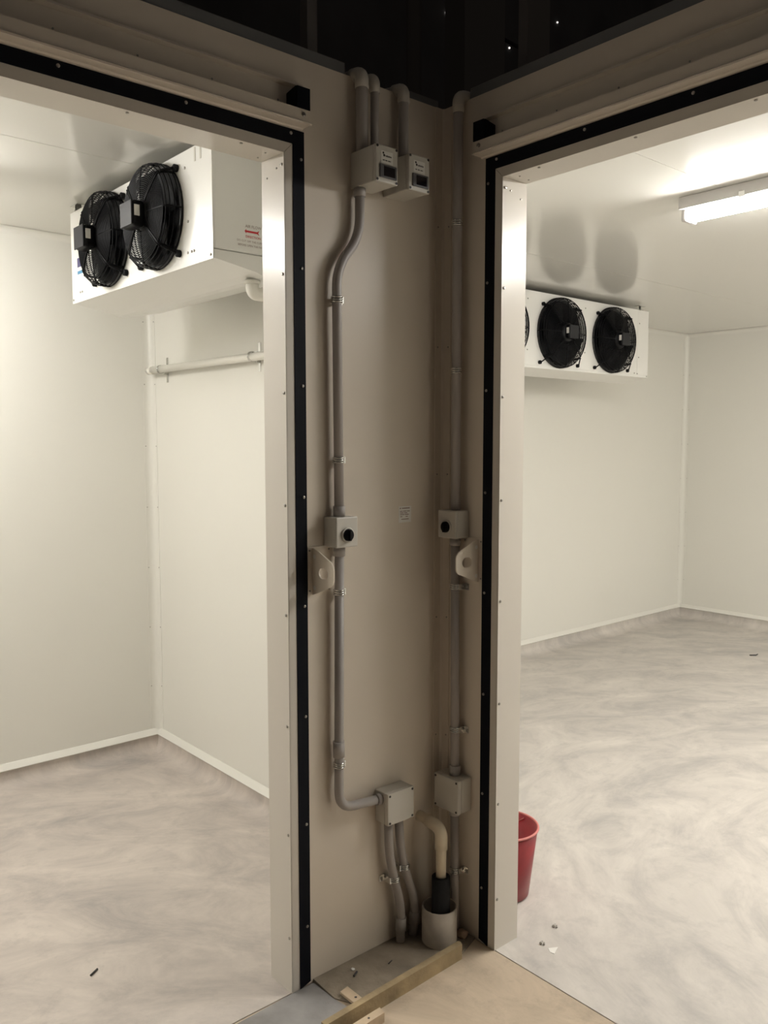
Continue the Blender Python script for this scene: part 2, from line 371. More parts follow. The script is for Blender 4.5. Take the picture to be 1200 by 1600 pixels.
# ================================================================ CEILING LAMPS
def batten(label, p0, p1, power, ax):
    # p0, p1: ends of the tube line just below the ceiling
    o = thing('batten_lamp', label, 'ceiling lamp', (p0[0], p0[1], CZ))
    x0, x1 = sorted((p0[0], p1[0])); y0, y1 = sorted((p0[1], p1[1])); h = .03
    em = mat('lamp diffuser %.1f' % power, (.9, .9, .9), .5, emit=((1.0, .972, .925), power))
    def bx(name, l0, l1, half, z0, z1, mt, r=.003):
        if ax == 'y': return MB().rbox(x0 - half, x0 + half, y0 + l0, y0 + l1, z0, z1, r).build(name, mt, o)
        return MB().rbox(x0 + l0, x0 + l1, y0 - half, y0 + half, z0, z1, r).build(name, mt, o)
    L = (y1 - y0) if ax == 'y' else (x1 - x0); c = x0 if ax == 'y' else y0; a0 = y0 if ax == 'y' else x0
    bx('housing', 0, L, .058, CZ - .046, CZ - .0005, M_lampbody)
    pr = [(c - .040, CZ - .0465)] + [(c - .040 * math.cos(t), CZ - .052 - .036 * math.sin(t)) for t in [PI * i / 12 for i in range(13)]] + [(c + .040, CZ - .0465)]
    MB().prism(pr, L - .05, 'xz' if ax == 'y' else 'yz', a0 + .025).build('diffuser', em, o)
    for l in (.004, L - .0245): bx('end_cap', l, l + .0205, .043, CZ - .090, CZ - .0462, M_lampbody, .006)
    for l in (.25, L - .25): bx('clip', l - .012, l + .012, .062, CZ - .052, CZ - .030, M_steel, .002)
    return o
batten('lit white tube lamp on the right room ceiling near the doorway', (1.205, -.115), (1.205, -1.55), LAMP_POWER_RIGHT, 'y')
batten('added tube lamp deeper in the right room, out of view, evening out its brightness', (3.55, -.75), (3.55, -2.2), LAMP_POWER_RIGHT, 'y')  # unseen lamp, added to brighten the far part of the right room
batten('lit white tube lamp on the left room ceiling, just outside the picture', (-1.0, 1.31), (-2.30, 1.31), LAMP_POWER_LEFT, 'x')

# ================================================================ EVAPORATORS
def fan_meshes(Rg, depth, lidw, lidh, lidz, kl, ku):
    g = MB(); wr = .0020
    side = [(.004, Rg), (depth * .22, Rg), (depth * .44, Rg * .995), (depth * .66, Rg * .975), (depth * .82, Rg * .94)]
    for z, r in side: g.ring((0, 0, z), r, wr * 1.15, 48, 5)
    N = 17; front = []
    for i in range(N):
        r = Rg * (.89 - .58 * i / (N - 1)); z = depth * (.90 + .10 * math.sin(i / (N - 1) * PI / 2)); front.append((z, r)); g.ring((0, 0, z), r, wr, 44, 4)
    pr = side + front
    for k in range(8):
        a = 2 * PI * k / 8 + PI / 8 * 0
        g.tube([(r * math.cos(a), r * math.sin(a), z) for z, r in pr], wr * 1.5, 5)
    for k in range(4):                                  # doubled stay wires with loops
        for da in (-.035, .035):
            a = PI / 4 + k * PI / 2 + da
            g.tube([(r * math.cos(a), r * math.sin(a), z + .003) for z, r in pr], wr * .9, 5)
    guard = g.mesh('fan', M_wire)
    # dark opening with bell mouth
    bell = MB().lathe([(Rg * 1.0, .0008), (Rg * .995, .006), (Rg * .95, .010), (Rg * .92, .004), (Rg * .92, -.02)], n=40).mesh('bell_mouth', M_bell)
    coil = MB().disc((0, 0, .0012), Rg * .925, (0, 0, 1), 40).mesh('coil_opening', M_coil)
    # twisted blade
    b = MB(); nr, na = 5, 5; vs = []
    for i in range(nr):
        r = Rg * (.26 + .62 * i / (nr - 1)); span = .95 - .1 * i / nr
        for j in range(na):
            t = j / (na - 1) - .5; a = t * span + .25 * i / nr
            vs.append((r * math.cos(a), r * math.sin(a), depth * (.42 + t * .5)))
    b.add(vs, [(i * na + j, (i + 1) * na + j, (i + 1) * na + j + 1, i * na + j + 1) for i in range(nr - 1) for j in range(na - 1)], True)
    blade = b.mesh('fan_blade', M_dark)
    motor = MB().lathe([(0, depth * 1.05), (Rg * .22, depth * 1.05), (Rg * .27, depth * 1.0), (Rg * .29, depth * .8), (Rg * .29, .01)], n=28).mesh('motor', M_dark)
    lid = MB().rbox(-lidw / 2, lidw / 2, -lidh / 2, lidh / 2, depth * 1.0, lidz, .012, 3).mesh('terminal_box', M_dark)
    cover = MB().rbox(-lidw / 2 + .002, lidw / 2 - .002, -lidh / 2 + .002, lidh / 2 - .002, lidz - .001, lidz + .004, .0019, 1).mesh('box_cover', M_lid)
    lab = MB().box(-.0004, .0004, -.016, .018, -.009, .009).mesh('rating_label', M_paper)
    feet = []
    for k_ in (kl, ku):
        f = MB(); f.tube(fillet([(Rg * .98, 0, depth * .8), (Rg * 1.0, 0, depth * .72), (Rg * (k_ * .6 + .4), 0, depth * .40), (Rg * k_, 0, .014)], .03, 5), .0040, 8)
        f.tube([(Rg * k_, 0, .0005), (Rg * k_, 0, .013), (Rg * k_, 0, .016)], [.0115, .0115, .007], 12, smooth=False)
        feet.append(f.mesh('mounting_foot', M_dark))
    return dict(guard=guard, bell=bell, coil=coil, blade=blade, motor=motor, lid=lid, cover=cover, lab=lab, feet=feet, lidw=lidw, lidz=lidz, depth=depth)
def put_fan(parent, K, M, lid_off, rot):
    fan = inst('fan', K['guard'], parent, M)
    def sub(name, me, L):
        o = bpy.data.objects.new(name, me); COL.objects.link(o); o.parent = fan; o.matrix_local = L; return o
    I = Matrix.Identity(4)
    sub('bell_mouth', K['bell'], I); sub('coil_opening', K['coil'], I); sub('motor', K['motor'], I)
    for k in range(5): sub('fan_blade', K['blade'], Matrix.Rotation(2 * PI * k / 5 + rot, 4, 'Z'))
    Lo = Matrix.Translation((*lid_off, 0))
    sub('terminal_box', K['lid'], Lo); sub('box_cover', K['cover'], Lo)
    for s in (-1, 1): sub('rating_label', K['lab'], Lo @ Matrix.Translation((s * (K['lidw'] / 2 + .0004), .006, K['lidz'] - .014)))
    for k in range(4): sub('mounting_foot', K['feet'][1 if k < 2 else 0], Matrix.Rotation(PI / 4 + k * PI / 2, 4, 'Z'))
    return fan

KL = fan_meshes(.165, .068, .090, .082, .112, 1.17, 1.10)
KR = fan_meshes(.213, .072, .09, .085, .10, 1.25, 1.08)

# left room evaporator: fans blow towards -x
ev = thing('evaporator', 'white twin-fan ceiling evaporator with red airflow sticker in the left room', 'evaporator', (-.38, .96, 2.10))
ex, ey0, ey1, ezt = -.564, .406, 1.52, 2.45
MB().rbox(ex + .002, -.19, ey0, ey1, 2.129, ezt, .006).build('housing', M_evap, ev)
MB().box(ex - .0015, ex + .002, ey0 - .001, ey1 + .003, 2.099, ezt + .001).build('front_plate', M_evap, ev)
MB().prism([(ex + .003, 2.101), (-.415, 2.077), (-.385, 2.066), (-.35, 2.066), (-.19, 2.10), (-.19, 2.127), (ex + .003, 2.127)], ey1 - ey0 + .002, 'xz', ey0 - .001).build('drain_pan', M_evap, ev)
for y in (.748, 1.146):
    put_fan(ev, KL, frame((0, -1, 0), (0, 0, 1), (-1, 0, 0), (ex - .0016, y, 2.282)), (-.005, -.005), .3)
for y in (ey0 + .085, ey1 - .03):                      # hanger brackets to the ceiling
    b = MB().box(ex + .004, ex + .03, y - .004, y + .004, ezt - .001, CZ).box(ex + .0, ex + .05, y - .035, y + .035, CZ - .003, CZ - .0005)
    b.build('hanger_bracket', M_steel, ev)
for y, z in ((.57, 2.40), (.555, 2.235), (.418, 2.112), (.52, 2.14), (.535, 2.14), (.56, 2.14), (1.51, 2.113), (1.42, 2.135), (1.44, 2.135)): scr(ev, (ex - .0016, y, z), (-1, 0, 0))
for y in (.47, .505): MB().box(ex - .003, ex - .0012, y - .004, y + .004, 2.405, 2.446).build('slot_plate', M_box, ev)
MB().box(ex - .0024, ex - .0014, 1.395, 1.463, 2.233, 2.268).build('brand_sticker_blue', M_blue, ev)
MB().box(ex - .0024, ex - .0014, 1.395, 1.463, 2.206, 2.218).build('brand_sticker_cyan', M_cyan, ev)
YF = ey0 - .0012
def put_text(parent, name, s, size, M, material):
    me = text_mesh(s, size); me.materials.clear(); me.materials.append(material); return inst(name, me, parent, M)
FA = lambda x, z: frame((1, 0, 0), (0, 0, 1), (0, -1, 0), (x, YF, z))
st = put_text(ev, 'sticker_text', 'AIR FLOW', .0125, FA(-.4235, 2.211), M_brown); st['label'] = 'brown words AIR FLOW'
arrow = MB().add([(-.455, YF, 2.196), (-.449, YF, 2.203), (-.449, YF, 2.199), (-.410, YF, 2.199), (-.402, YF, 2.204), (-.406, YF, 2.196), (-.402, YF, 2.188), (-.410, YF, 2.193), (-.449, YF, 2.193), (-.449, YF, 2.189)], [tuple(range(10))]).build('sticker_arrow', M_redink, ev)
arrow['label'] = 'red arrow pointing to the fans'
put_text(ev, 'sticker_text', 'DIRECTION', .0105, FA(-.4245, 2.180), M_redink)
put_text(ev, 'sticker_text', 'DO CUT OFF THE CURRENT', .0085, FA(-.428, 2.166), M_brown)
put_text(ev, 'sticker_text', 'BEFORE OPEN THE FAN', .0085, FA(-.434, 2.153), M_brown)

# its drain: elbow under the pan, then across to the wall and along it
dp = thing('drain_pipe', 'white drain pipe clipped along the left room wall below the evaporator', 'pipe', (-.36, .52, 1.9))
run = fillet([(-.384, .478, 2.0650), (-.384, .478, 2.028), (-.06, .478, 2.022), (-.038, .478, 1.893), (-.038, 1.0, 1.888), (-.038, 1.955, 1.893)], .032, 8)
MB().tube(run, .0165, 16).build('pipe', M_pvcw, dp)
MB().tube(fillet([(-.384, .478, 2.0650), (-.384, .478, 2.025), (-.334, .478, 2.024)], .03, 8), .0215, 16).build('elbow', M_pvcw, dp)
MB().tube([(-.384, .478, 2.0648), (-.384, .478, 2.054)], .026, 16).build('collar', M_pvcw, dp)
MB().tube([(-.038, 1.925, 1.893), (-.038, 1.965, 1.893)], .020, 16).build('coupling', M_pvcw, dp)
for y in (1.845, 1.04):
    c = MB(); M_ = frame((0, 0, 1), (1, 0, 0), (0, 1, 0), (-.038, y, 1.891))
    for dy in (-.004, .004): c.ring((0, 0, dy), .0182, .0022, 20, 5, M_)
    c.box(-.018, -.0005, y - .007, y + .007, 1.905, 1.912).box(-.003, -.0005, y - .008, y + .008, 1.905, 1.948).box(-.018, -.0005, y - .007, y + .007, 1.868, 1.876).box(-.003, -.0005, y - .008, y + .008, 1.832, 1.876)
    c.build('pipe_clip', M_steel, dp)

# right room evaporator: fans blow towards -y
er = thing('evaporator', 'long white three-fan ceiling evaporator in the right room', 'evaporator', (2.5, 1.62, 2.0))
fy, rx0, rx1 = 1.413, 1.25, 3.415
MB().rbox(rx0, rx1 - .002, fy + .002, fy + .42, 2.03, ezt, .006).build('housing', M_evap, er)
MB().box(rx0, 3.282, fy - .0015, fy + .002, 2.012, ezt + .001).build('front_plate', M_evap, er)
MB().box(3.284, rx1, fy - .0015, fy + .002, 2.012, ezt + .001).build('end_plate', M_evap, er)
MB().prism([(fy - .003, 1.996), (fy - .003, 2.010), (fy + .02, 2.028), (fy + .42, 2.028), (fy + .42, 2.0), (fy + .2, 1.966), (fy + .03, 1.990)], rx1 - rx0, 'yz', rx0).build('drain_pan', M_evap, er)
for x in (1.856, 2.414, 2.973):
    put_fan(er, KR, frame((1, 0, 0), (0, 0, 1), (0, -1, 0), (x, fy - .0016, 2.22)), (.02, .002), .5)
for x in (3.33, 1.35):
    MB().box(x - .03, x + .012, fy - .006, fy + .03, ezt, ezt + .006).box(x - .006, x + .006, fy + .004, fy + .02, ezt, CZ).box(x - .045, x + .03, fy - .01, fy + .03, CZ - .003, CZ - .0005).build('hanger_bracket', M_steel, er)
for x, z in ((3.30, 2.36), (3.298, 2.13), (3.40, 2.005), (3.25, 2.02), (3.285, 2.018), (2.36, 2.035), (2.68, 2.40), (2.68, 2.12), (2.11, 2.40), (2.11, 2.1)): scr(er, (x, fy - .003, z), (0, -1, 0))

# ================================================================ ELECTRICAL ON THE FRONT WALLS
def enclosure(name, label, cat, lf, a0, a1, z0, z1, d, group=None):
    """lf(a, z, out): a along the wall"""
    o = thing(name, label, cat, lf((a0 + a1) / 2, z0, 0), group)
    def rb(a0, a1, z0, z1, d0, d1, nm, mt, r=.003):
        p, q = lf(a0, z0, d0), lf(a1, z1, d1); xs = sorted((p[0], q[0])); ys = sorted((p[1], q[1])); zs = sorted((p[2], q[2]))
        return MB().rbox(xs[0], xs[1], ys[0], ys[1], zs[0], zs[1], r, 2).build(nm, mt, o)
    return o, rb
LW = lambda a, z, d: (a, -d, z)        # left wall: a = x
RW = lambda a, z, d: (-d, a, z)        # right wall: a = y
WL, WR = Vector((0, -1, 0)), Vector((-1, 0, 0))
DARKSCREW = MB().tube([(0, 0, 0), (0, 0, .0012)], .0036, 10, smooth=False).mesh('screw', M_ink)

def controller(label, x0):
    o, rb = enclosure('temperature_controller', label, 'controller', LW, x0, x0 + .078, 2.248, 2.345, .11)
    x1 = x0 + .078; z0, z1 = 2.248, 2.345
    rb(x0, x1, z0, z1, .0005, .098, 'body', M_box); rb(x0 - .0005, x1 + .0005, z0 - .0005, z1 + .0005, .0985, .110, 'cover', M_box)
    bz = rb(x0 + .012, x1 - .006, z0 + .011, z0 + .046, .1101, .114, 'display_bezel', M_bezel, .0015)
    q = MB().box(x0 + .025, x1 - .014, -.1146, -.1138, z0 + .016, z0 + .041).build('display_window', M_disp, bz)
    lb = MB().box(x0 + .018, x1 - .018, -.1105, -.1101, z0 + .050, z0 + .082).build('name_label', M_paper, o)
    p = MB(); yy = -.1108
    def rect(ax, bx, az, bz_): p.add([(ax, yy, az), (bx, yy, az), (bx, yy, bz_), (ax, yy, bz_)], [(0, 1, 2, 3)])
    p.disc((x0 + .0255, yy, z0 + .0765), .0030, (0, -1, 0), 12); p.disc((x0 + .0285, yy, z0 + .0705), .0034, (0, -1, 0), 12)
    x = x0 + .0335
    for k, wd in enumerate((.0022, .0019, .0024, .0018, .0022, .0019, .0024, .0019)): rect(x, x + wd, z0 + .0675, z0 + .0712 + (.001 if k in (2, 5) else 0)); x += wd + .0006
    x = x0 + .0235
    for wd in (.0013, .0038, 0, .0018, .0046, 0, .002, .0044, .002): 
        if wd: rect(x, x + wd, z0 + .0565, z0 + .0592)
        x += (wd or .0012) + .0008
    p.build('label_print', M_ink, lb)
    for a in (x0 + .005, x1 - .005):
        for z in (z0 + .005, z1 - .005): inst('screw', DARKSCREW, o, frame((1, 0, 0), (0, 0, 1), (0, -1, 0), (a, -.1102, z)))
    return o
controller('grey temperature controller box with black display, left of the two on the wall', -.363)
controller('grey temperature controller box with black display, the one nearer the wall corner', -.2435)

def isolator(label, lf, a0, a1, w):
    o, rb = enclosure('isolator_switch', label, 'switch', lf, a0, a1, 1.260, 1.343, .06)
    rb(a0, a1, 1.260, 1.343, .0005, .050, 'body', M_box); rb(a0 - .0005, a1 + .0005, 1.2595, 1.3435, .0505, .060, 'cover', M_box)
    c = ((a0 + a1) / 2, 1.294)
    u = Vector((0, 0, 1)).cross(w); Mx = frame(u, (0, 0, 1), w, lf(c[0], c[1], .0602))
    inst('knob_ring', MB().lathe([(.0215, 0), (.0215, .004), (.0175, .005), (.0165, .003)], n=28).mesh('knob_ring', M_box), o, Mx)
    kb = MB().lathe([(.0165, .0005), (.0165, .009), (.015, .011), (0, .011)], n=28).rbox(-.004, .004, -.0155, .0155, .0105, .017, .0015, 1)
    inst('knob', kb.mesh('knob', M_dark), o, Mx)
    return o
isolator('grey isolator switch with black knob on the left wall', LW, -.463, -.389, WL)
isolator('grey isolator switch with black knob on the right wall', RW, -.119, -.045, WR)

def junction(label, lf, a0, a1, z0, z1, w):
    o, rb = enclosure('junction_box', label, 'junction box', lf, a0, a1, z0, z1, .06)
    rb(a0, a1, z0, z1, .0005, .044, 'body', M_box, .0025); rb(a0 - .0004, a1 + .0004, z0 - .0004, z1 + .0004, .0448, .060, 'lid', M_box, .0025)
    u = Vector((0, 0, 1)).cross(w)
    for a in (a0 + .007, a1 - .007):
        for z in (z0 + .007, z1 - .007): inst('screw', DARKSCREW, o, frame(u, (0, 0, 1), w, lf(a, z, .0602)))
    return o
junction('square grey junction box low on the left wall with two conduits below', LW, -.276, -.172, .412, .509, WL)
junction('square grey junction box low on the right wall', RW, -.137, -.033, .408, .514, WR)

# ---------------------------------------------------------------- conduits
RC = .0135
def clamp(o, lf, a, z, d, w, side):
    """saddle clip around a vertical conduit, screwed ear on one side"""
    c = MB(); ctr = Vector(lf(a, z, d)); u = Vector((0, 0, 1)).cross(w)
    for dz in (-.006, 0, .006): c.ring((0, 0, dz), RC + .0012, .0026, 20, 5, Matrix.Translation(ctr))
    al = Vector(lf(1, 0, 0)) - Vector(lf(0, 0, 0))
    def bx(a0, a1, z0, z1, d0, d1):
        p, q = lf(a0, z0, d0), lf(a1, z1, d1); c.box(min(p[0], q[0]), max(p[0], q[0]), min(p[1], q[1]), max(p[1], q[1]), min(p[2], q[2]), max(p[2], q[2]))
    s = side; bx(a + s * .011, a + s * .021, z - .009, z + .009, .0005, d + .004)
    bx(a + s * .014, a + s * .036, z - .010, z + .010, .0005, .003)
    cl = c.build('saddle_clip', M_steel, o)
    scr(cl, lf(a + s * .029, z, .003), w, SCREW)
def conduit(label, path, r=RC, fr=.05, group=None):
    o = thing('conduit', label, 'conduit', path[-1], group)
    MB().tube(fillet(path, fr, 9), r, 16).build('pipe', M_cond, o); return o
def sleeve(o, p, q, r=RC + .0035, nm='coupling', mt=None):
    MB().tube([p, q], r, 16).build(nm, mt or M_cond, o)
D = .025
o = conduit('grey conduit with an S-bend from the left controller down to the isolator switch', [(-.350, -D, 2.247), (-.350, -D, 2.115), (-.432, -D, 2.025), (-.427, -D, 1.345)], fr=.06)
clamp(o, LW, -.4315, 1.937, D, WL, 1); clamp(o, LW, -.428, 1.500, D, WL, 1); sleeve(o, (-.427, -D, 1.372), (-.427, -D, 1.3445)); sleeve(o, (-.350, -D, 2.247), (-.350, -D, 2.225))
o = conduit('grey conduit from the left isolator switch bending round to the junction box', [(-.427, -D, 1.258), (-.433, -D, .500), (-.277, -D, .487)], fr=.055)
clamp(o, LW, -.4285, 1.130, D, WL, 1); clamp(o, LW, -.432, .632, D, WL, 1); sleeve(o, (-.427, -D, 1.258), (-.4275, -D, 1.232)); sleeve(o, (-.294, -D, .4885), (-.2775, -D, .487))
sleeve(o, (-.4325, -D, .70), (-.4325, -D, .655))
def riser(label, x, r, zb, wall='L'):
    d = .028
    if wall == 'L': path = [(x, -d, zb), (x, -d, WT + .002), (x, .11, WT + .020)]; top = [(x, -d, WT - .036), (x, -d, WT + .002), (x, .012, WT + .008)]
    else: path = [(-d, x, zb), (-d, x, WT + .008), (.11, x, WT + .026)]; top = [(-d, x, WT - .04), (-d, x, WT + .008), (.03, x, WT + .014)]
    o = thing('conduit', label, 'conduit', path[0])
    MB().tube(fillet(path, .035, 8), r, 16).build('pipe', M_cond, o)
    MB().tube(fillet(top, .035, 8), r + .003, 16).build('elbow', M_box, o)
    return o
riser('thick grey riser conduit with pale elbow, leftmost above the controllers', -.344, .0165, 2.346)
riser('thin grey riser conduit with pale elbow, between the thick one and the corner controller', -.298, .012, 2.346)
riser('grey riser conduit with pale elbow above the controller nearer the corner', -.190, .0145, 2.346)
o = riser('grey conduit with large pale elbow running down the right wall to its isolator switch', -.088, .0145, 1.3445, 'R')
clamp(o, RW, -.088, 2.195, .028, WR, 1); clamp(o, RW, -.088, 1.763, .028, WR, 1)
o = conduit('grey conduit on the right wall from the isolator switch to the junction box', [(-D, -.084, 1.2585), (-D, -.090, .515)])
clamp(o, RW, -.085, 1.108, D, WR, -1); clamp(o, RW, -.0885, .660, D, WR, -1); sleeve(o, (-D, -.084, 1.2585), (-D, -.084, 1.235)); sleeve(o, (-D, -.0898, .545), (-D, -.090, .515))
o = conduit('grey conduit on the right wall from the junction box down to the floor', [(-D, -.089, .407), (-D, -.094, .012)])
clamp(o, RW, -.092, .207, D, WR, -1); sleeve(o, (-D, -.089, .407), (-D, -.0892, .385))
def low(label, pts, zc, side):
    o = conduit(label, [(x, -.03, z) for x, z in pts], fr=.06)
    xs = [(x, z) for x, z in pts]
    for (xa, za), (xb, zb) in zip(xs, xs[1:]):
        if za >= zc >= zb: xc = xa + (xb - xa) * (za - zc) / (za - zb)
    clamp(o, LW, xc, zc, .03, WL, side)
    (xa, za), (xb, zb) = pts[-2], pts[-1]; q = lambda t: (xa + (xb - xa) * t, -.03, za + (zb - za) * t)
    sleeve(o, q(.28), q(.66), RC + .003)
    return o
low('left of the two grey conduits curving from junction box into the mortar', [(-.249, .411), (-.246, .300), (-.196, .118), (-.200, .012)], .222, -1)
low('right of the two grey conduits curving from junction box into the mortar', [(-.208, .411), (-.196, .280), (-.136, .115), (-.147, .012)], .248, -1)

# ---------------------------------------------------------------- condensate drain into the floor sleeve
o = thing('condensate_pipe', 'cream plastic drain elbow coming out of the left wall above the floor sleeve', 'pipe', (-.092, -.1, .2))
MB().tube(fillet([(-.094, .012, .374), (-.094, -.1, .364), (-.094, -.1, .192)], .045, 10), .0160, 18).build('pipe', M_pvc, o)
MB().tube(fillet([(-.094, -.040, .3705), (-.094, -.1, .364), (-.094, -.1, .300)], .045, 10), .0195, 18).build('elbow', M_pvc, o)
o = thing('floor_sleeve', 'short wide grey plastic pipe standing in the mortar under the drain', 'pipe sleeve', (-.1, -.1, .008))
MB().lathe([(.0545, 0), (.0545, .112), (.0500, .112), (.0500, .002)], (-.1, -.1, .008), 36).build('sleeve_pipe', M_pot, o)
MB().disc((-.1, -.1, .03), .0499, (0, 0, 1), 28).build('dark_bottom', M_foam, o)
tag(MB().lathe([(.0285, .03), (.0285, .212), (.0175, .212), (.0175, .03)], (-.094, -.1, 0), 24).build('pipe_insulation', M_foam), 'black foam insulation tube around the drain inside the sleeve', 'insulation')

# ---------------------------------------------------------------- door guide brackets
def bracket(label, lf, a0, a1, ag, w, rev):
    o = thing('guide_bracket', label, 'bracket', lf((a0 + a1) / 2, 1.13, 0))
    p, q = lf(a0, 1.136, .0005), lf(a1, 1.262, .0035)
    MB().box(min(p[0], q[0]), max(p[0], q[0]), min(p[1], q[1]), max(p[1], q[1]), 1.130, 1.262).build('wall_plate', M_panel, o)
    # gusset plate standing out of the wall with an oval hole
    outer = [(.004, 1.258), (.030, 1.252), (.088, 1.227), (.0975, 1.217), (.1, 1.208), (.1, 1.176), (.0975, 1.168), (.090, 1.161), (.030, 1.137), (.004, 1.128)]
    hole = []
    for k in range(20):
        t = 2 * PI * k / 20; hole.append((.054 + .0155 * math.cos(t) + (.005 if math.cos(t) > 0 else -.005), 1.193 + .0150 * math.sin(t)))
    bm = bmesh.new(); th = .004
    vo = [bm.verts.new(lf(ag, z, d)) for d, z in outer]; vh = [bm.verts.new(lf(ag, z, d)) for d, z in hole]
    eo = [bm.edges.new((vo[i], vo[(i + 1) % len(vo)])) for i in range(len(vo))]; eh = [bm.edges.new((vh[i], vh[(i + 1) % len(vh)])) for i in range(len(vh))]
    bmesh.ops.triangle_fill(bm, use_beauty=True, edges=eo + eh)
    ex_ = bmesh.ops.extrude_face_region(bm, geom=bm.faces[:])
    dv = Vector(lf(th, 0, 0)) - Vector(lf(0, 0, 0))
    for v in ex_['geom']:
        if isinstance(v, bmesh.types.BMVert): v.co += dv
    bm.verts.index_update(); g = MB(); g.add([v.co[:] for v in bm.verts], [[v.index for v in f.verts] for f in bm.faces]); bm.free()
    g.build('gusset_plate', M_panel, o)
    for d in (.014,):
        for z in (1.236, 1.149):
            dm = MB()
            for sgn, aa in ((1, ag + th + .0004), (-1, ag - .0004)): dm.disc(lf(aa, z, d), .0062, dv, 12)
            dm.build('bolt_hole', M_paper, o)
    for a in (a0 + .006, a1 - .006):
        for z in (1.252, 1.140): scr(o, lf(a, z, .0035), w, SMALL)
    return o
bracket('cream steel guide bracket with oval hole beside the left doorway', LW, -.520, -.442, -.505, WL, 0)
bracket('cream steel guide bracket with oval hole beside the right doorway', RW, -.177, -.100, -.162, WR, 1)

# small printed label on the left wall
o = thing('wall_label', 'small white printed paper label stuck on the wall between the switches', 'label', (-.157, 0, 1.31))
MB().box(-.182, -.132, -.0012, -.0004, 1.308, 1.357).build('label_sheet', M_paper, o)
p = MB()
def ln(x0, x1, z, h=.0022): p.add([(x0, -.0015, z - h / 2), (x1, -.0015, z - h / 2), (x1, -.0015, z + h / 2), (x0, -.0015, z + h / 2)], [(0, 1, 2, 3)])
ln(-.178, -.174, 1.351, .004); ln(-.170, -.138, 1.351, .0028)
for z, segs in ((1.342, ((-.178, -.168), (-.166, -.152), (-.150, -.138))), (1.337, ((-.178, -.163), (-.161, -.148))), (1.332, ((-.178, -.160), (-.158, -.142))), (1.326, ((-.177, -.168), (-.155, -.146))), (1.318, ((-.172, -.142),))):
    for a, b in segs: ln(a, b, z)
p.build('label_print', M_brown, o)

# ================================================================ FLOOR ITEMS
tag(MB().add([(-.51, 0, .010), (-.002, 0, .010), (-.002, -.16, .004), (-.11, -.196, .006), (-.46, -.198, .004), (-.51, -.10, .004),
              (-.51, 0, 0), (-.002, 0, 0), (-.002, -.16, 0), (-.11, -.196, 0), (-.46, -.198, 0), (-.51, -.10, 0), (-.3, -.08, .014)],
             [(0, 1, 12), (1, 2, 12), (2, 3, 12), (3, 4, 12), (4, 5, 12), (5, 0, 12)] + [(i, (i + 1) % 6, 6 + (i + 1) % 6, 6 + i) for i in range(6)]).build('mortar_patch', M_grout), 'rough brownish poured mortar between the wall corner and the form board', 'mortar')
tag(MB().prism([(-.63, -.2195), (-.63, -.2005), (-.108, -.1845), (-.101, -.1915), (-.108, -.2055)], .046, 'xy', .0002).build('form_board', M_wood), 'long narrow timber form board on the floor edging the mortar', 'board')
tag(MB().prism([(-.90, -.04), (-.80, -.012), (-.60, -.006), (-.512, -.006), (-.512, -.098), (-.497, -.199), (-.60, -.203), (-.66, -.30), (-.78, -.27), (-.84, -.17), (-.92, -.14)], .0025, 'xy', .0002).build('cement_smear', mat('grey cement smear', (.29, .275, .265), .75, noise=.35, nscale=7, bump=.3, bscale=25)), 'blue-grey cement smear on the floor at the foot of the left door jamb', 'cement')
b = thing('timber_batten', 'small flat timber piece with nail holes between wall and form board', 'timber', (-.476, -.14, .004))
MB().prism([(-.492, -.103), (-.462, -.098), (-.462, -.1955), (-.492, -.1965)], .008, 'xy', .008).build('batten_body', M_woodl, b)
for q in ((-.474, -.150), (-.478, -.168)): MB().disc((q[0], q[1], .0164), .004, (0, 0, 1), 10).build('nail_hole', M_ink, b)
b = thing('timber_stake', 'short fresh-cut timber block against the front of the form board', 'timber', (-.52, -.245, 0))
MB().prism([(-.462, -.238), (-.466, -.262), (-.56, -.266), (-.58, -.242)], .028, 'xy', .0003).build('stake_body', M_woodl, b)
MB().disc((-.512, -.252, .0287), .0035, (0, 0, 1), 10).build('nail_hole', M_ink, b)
# rubble lump beside the sleeve
def lump(name, label, c, r, material, cat, sq=(1, 1, .6)):
    bm = bmesh.new(); bmesh.ops.create_icosphere(bm, subdivisions=2, radius=r)
    for v in bm.verts: v.co *= random.uniform(.78, 1.15); v.co = Vector((v.co.x * sq[0] + c[0], v.co.y * sq[1] + c[1], max(0.0004, v.co.z * sq[2] + c[2])))
    bm.verts.index_update(); g = MB().add([v.co[:] for v in bm.verts], [[v.index for v in f.verts] for f in bm.faces]); bm.free()
    return tag(g.build(name, material), label, cat)
lump('mortar_lump', 'reddish mortar lump on the floor between the sleeve and right doorway', (-.028, -.128, .012), .022, mat('reddish mortar', (.42, .29, .20), .9, noise=.3, nscale=30), 'rubble')
lump('mortar_crumb', 'tiny pale mortar crumb on the mortar patch', (-.40, -.045, .014), .006, M_paper, 'rubble')
tag(MB().tube([(-.418, -.072, .014), (-.398, -.062, .014)], .0028, 6).build('nail', M_ink), 'short dark nail lying on the mortar patch near the timber piece', 'nail')
tag(MB().tube([(-.308, -.098, .0175), (-.290, -.092, .0175)], .0016, 6).build('nail', M_ink), 'thin dark nail lying in the middle of the mortar patch', 'nail')

